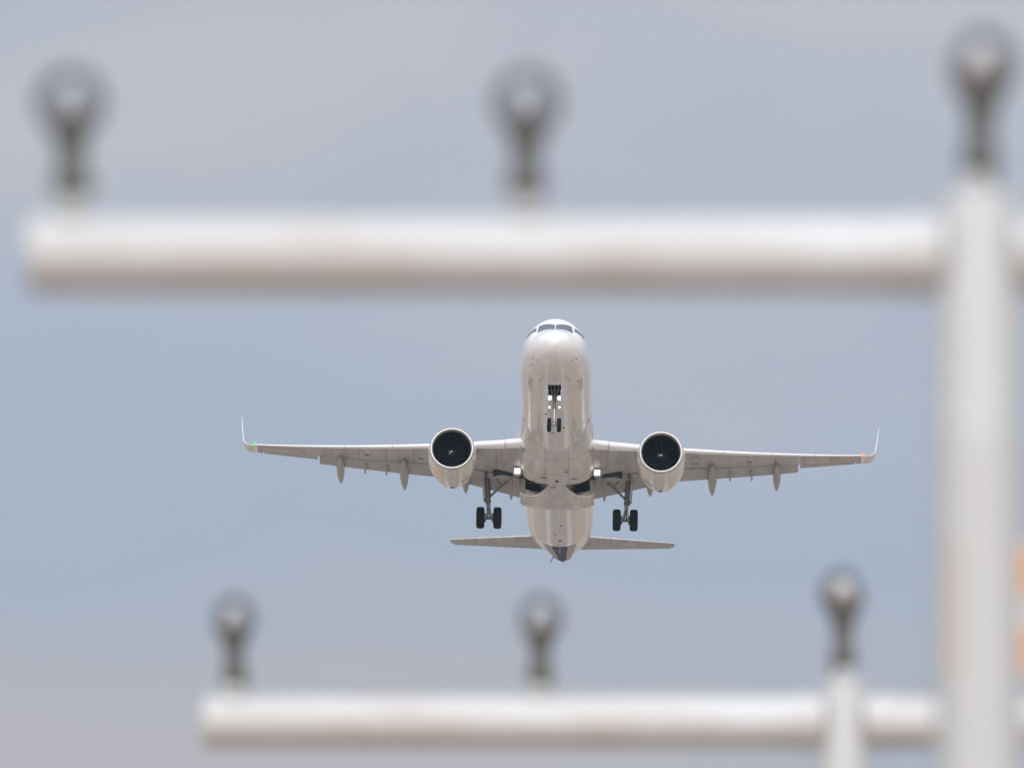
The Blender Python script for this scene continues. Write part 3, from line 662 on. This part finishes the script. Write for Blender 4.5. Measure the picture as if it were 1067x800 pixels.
# ------------------------------------------------------------ approach light masts
BAR_Z = 4.828; BR = .083
def mast(x, y, half_l, half_r, label, with_marker):
    root = empty('light_mast', (x, y, 0)); tag(root, label, 'light mast', 'approach light masts')
    pr = .080 if not with_marker else .094
    m = MB().lathe((0, 0, 0), (0, 0, 1), [(.12, 0), (.12, pr), (BAR_Z + .122, pr), (BAR_Z + .130, pr*.94), (BAR_Z + .134, 0)], 40)
    m.build('pole', 'mast', root)
    MB().box((0, 0, .07), (.7, .7, .16)).build('footing', 'concrete', root, smooth=False, bevel=.015)
    m = MB().box((0, 0, .158), (.34, .34, .02))
    for a in (-1, 1):
        for b_ in (-1, 1): m.lathe((a*.13, b_*.13, .165), (0, 0, 1), [(0, .018), (.05, .018), (.05, 0)], 8)
    m.build('base_plate', 'mast', root, bevel=.003)
    m = MB()
    for a, L in ((-1, half_l), (1, half_r)):
        m.lathe((a*(pr-.012), 0, BAR_Z), (a, 0, 0), [(0, BR), (L-pr+.012-.012, BR), (L-pr+.012-.004, BR*.96), (L-pr+.012, BR*.88), (L-pr+.012, 0)], 40)
    m.build('crossbar', 'bar', root)
    MB().lathe((0, 0, 2.35 if not with_marker else 2.4), (0, 0, 1), [(0, pr), (0, pr+.005), (1.98 if with_marker else 1.5, pr+.005), (2.03 if with_marker else 1.52, pr)], 40).build('sleeve', 'sleeve', root)
    for a in (-1, 1):
        m = MB().lathe((a*(pr+.035), 0, BAR_Z), (a, 0, 0), [(0, BR), (0, BR+.008), (.045, BR+.008), (.045, BR)], 32)
        m.build('pipe_clamp', 'bar', root)
    if with_marker:
        # orange stripe stuck on the front of the pole, and a small banded marker bracketed to its right side
        st_ = []
        for zz in (3.905, 4.18): st_.append([Vector((.1012*math.sin(q), -.1012*math.cos(q), zz)) for q in span(R(-36), R(-29), 6)])
        sp = MB().loft(st_, False, False).build('reflective_stripe', 'pale_orange', root); tag(sp, 'pale orange stripe on the front of the pole')
        mp = MB().box((.136, -.02, 4.044), (.070, .008, .30)).build('marker_plate', 'marker_white', root, smooth=False, bevel=.001); tag(mp, 'orange and white banded marker beside the pole')
        for cz, wz in ((4.128, .10), (3.955, .088)):
            MB().box((.136, -.0255, cz), (.066, .003, wz)).build('orange_band', 'orange', mp, smooth=False)
        for cz in (3.99, 4.10): MB().box((.104, -.008, cz), (.03, .014, .03)).build('plate_bracket', 'mast', mp, smooth=False, bevel=.003)
    return root
def make_lamp(big=False):
    """clear glass globe held in a dark ring, white bulb inside, on a slim dark stem, knuckle and pale socket"""
    root = empty('approach_light')
    hz, gr = (.288 if big else .258), (.073 if big else .067)        # globe centre above the foot, globe radius
    a0 = R(24)
    arc = [(PI-a0)*i/30 for i in range(31)]
    pr = [(hz + gr*math.cos(a), gr*math.sin(a)) for a in arc]; pin = [(hz + (gr-.006)*math.cos(a), (gr-.006)*math.sin(a)) for a in arc]
    MB().lathe((0, 0, 0), (0, 0, 1), pr + pin[::-1], 48).build('glass_globe', 'lens', root, angle=60)
    ring_pts = [Vector(((gr+.005)*math.sin(2*PI*i/56), 0, hz + (gr+.005)*math.cos(2*PI*i/56))) for i in range(56)]
    m = MB(); rings = []
    for i, p in enumerate(ring_pts):
        e = (p - Vector((0, 0, hz))).normalized()
        rings.append([p + e*(.0065*math.cos(q)) + Vector((0, .016*math.sin(q), 0)) for q in [2*PI*j/12 for j in range(12)]])
    m.loft(rings + [rings[0]], True, False).build('ring', 'cast', root, angle=50)
    zb = hz - gr*math.cos(a0)
    MB().lathe((0, 0, 0), (0, 0, 1), [(zb+.024, 0), (zb+.024, .036), (zb+.016, .047), (zb+.004, .050), (zb-.014, .045), (zb-.030, .037), (.132, .031), (.122, .034), (.094, .037), (.058, .037), (.052, .032), (.046, .032), (.044, .0)], 32).build('stem', 'cast', root)
    MB().lathe((0, 0, 0), (0, 0, 1), [(zb+.024, .026), (zb+.034, .022), (zb+.040, .018), (zb+.046, 0)], 32).build('bulb_holder', 'ring', root)
    k = 2.05 if big else 1.0
    MB().lathe((0, 0, hz-.008), (0, 0, 1), [(-.032, .014), (-.020, .018*k), (-.006, .025*k), (.008, .025*k), (.020*k, .017*k), (.026*k, 0)], 28).build('bulb', 'socket', root)
    m = MB().tube([(-.050, 0, .076), (.050, 0, .076)], .012, 16); m.build('clamp_bolt', 'cast', root)
    MB().lathe((0, 0, 0), (0, 0, 1), [(0, .046), (.008, .046), (.010, .032), (.046, .028), (.048, 0)], 24).build('base_socket', 'mast', root)
    MB().tube([(0, .030, .10), (0, .065, .06), (0, .055, .0), (0, .05, -.03)], .006, 8).build('cable', 'rubber', root)
    return root
def children(o): return [c for c in bpy.data.objects if c.parent == o]
def copy_tree(o, parent=None):
    c = o.copy(); C.objects.link(c)
    if parent: c.parent = parent
    for ch in children(o): copy_tree(ch, c)
    return c
N_X, N_Y, F_X, F_Y = 1.03, 31.24, 1.09, 46.61
mast(N_X, N_Y, 2.10, 2.10, 'nearer pale grey light mast with thick white crossbar and orange marker plate', True)
mast(F_X, F_Y, 2.105, 2.105, 'farther light mast with thinner looking white crossbar low in the picture', False)
spots = [
 (N_X-2.0, N_Y, BAR_Z+BR, 'leftmost lamp on the nearer upper crossbar, at its free end', 'a'),
 (N_X-1.0, N_Y, BAR_Z+BR, 'lamp on the nearer upper crossbar between its free end and the mast', 'a'),
 (N_X, N_Y, BAR_Z+.134, 'lamp with a large bulb on top of the nearer mast, highest in the picture', 'a'),
 (F_X-2.0, F_Y, BAR_Z+BR, 'leftmost lamp on the farther lower crossbar, at its free end', 'a'),
 (F_X-1.0, F_Y, BAR_Z+BR, 'lamp on the farther lower crossbar midway between end and mast', 'a'),
 (F_X, F_Y, BAR_Z+.134, 'lamp with a large bulb on top of the farther mast, left of the nearer pole', 'a'),
 (N_X+1.0, N_Y, BAR_Z+BR, 'first lamp right of the nearer mast, beyond the picture edge', 'a'),
 (N_X+2.0, N_Y, BAR_Z+BR, 'last lamp on the right end of the nearer crossbar, beyond the picture edge', 'a'),
 (F_X+1.0, F_Y, BAR_Z+BR, 'first lamp right of the farther mast, beyond the picture edge', 'a'),
 (F_X+2.0, F_Y, BAR_Z+BR, 'last lamp on the right end of the farther crossbar, beyond the picture edge', 'a'),
]
proto = make_lamp()
for i, (x, y, z, lab, _) in enumerate(spots):
    if 'on top of' in lab:
        o = make_lamp(True)
    else:
        o = proto if i == 0 else copy_tree(proto)
    o.location = (x, y, z); o.rotation_euler = (R(random.uniform(-3.5, 3.5)), R(random.uniform(-1.5, 1.5)), R(random.uniform(-38, 38)))
    tag(o, lab, 'approach light', 'lamps on the approach light masts')

# ------------------------------------------------------------ thin summer haze over the airfield
hm = bpy.data.materials.new('haze_air'); hm.use_nodes = True; ht = hm.node_tree; ht.nodes.clear()
ho = N(ht, 'ShaderNodeOutputMaterial'); hv = N(ht, 'ShaderNodeVolumePrincipled')
hv.inputs['Color'].default_value = (0.70, 0.88, 1.0, 1); hv.inputs['Density'].default_value = 4e-5; hv.inputs['Anisotropy'].default_value = 0.2
ht.links.new(hv.outputs[0], ho.inputs['Volume'])
hz_ = MB().box((0, 900, 44), (2*S + 60, 2*S + 60, 90)).build('haze', hm, smooth=False); tag(hz_, kind='stuff')
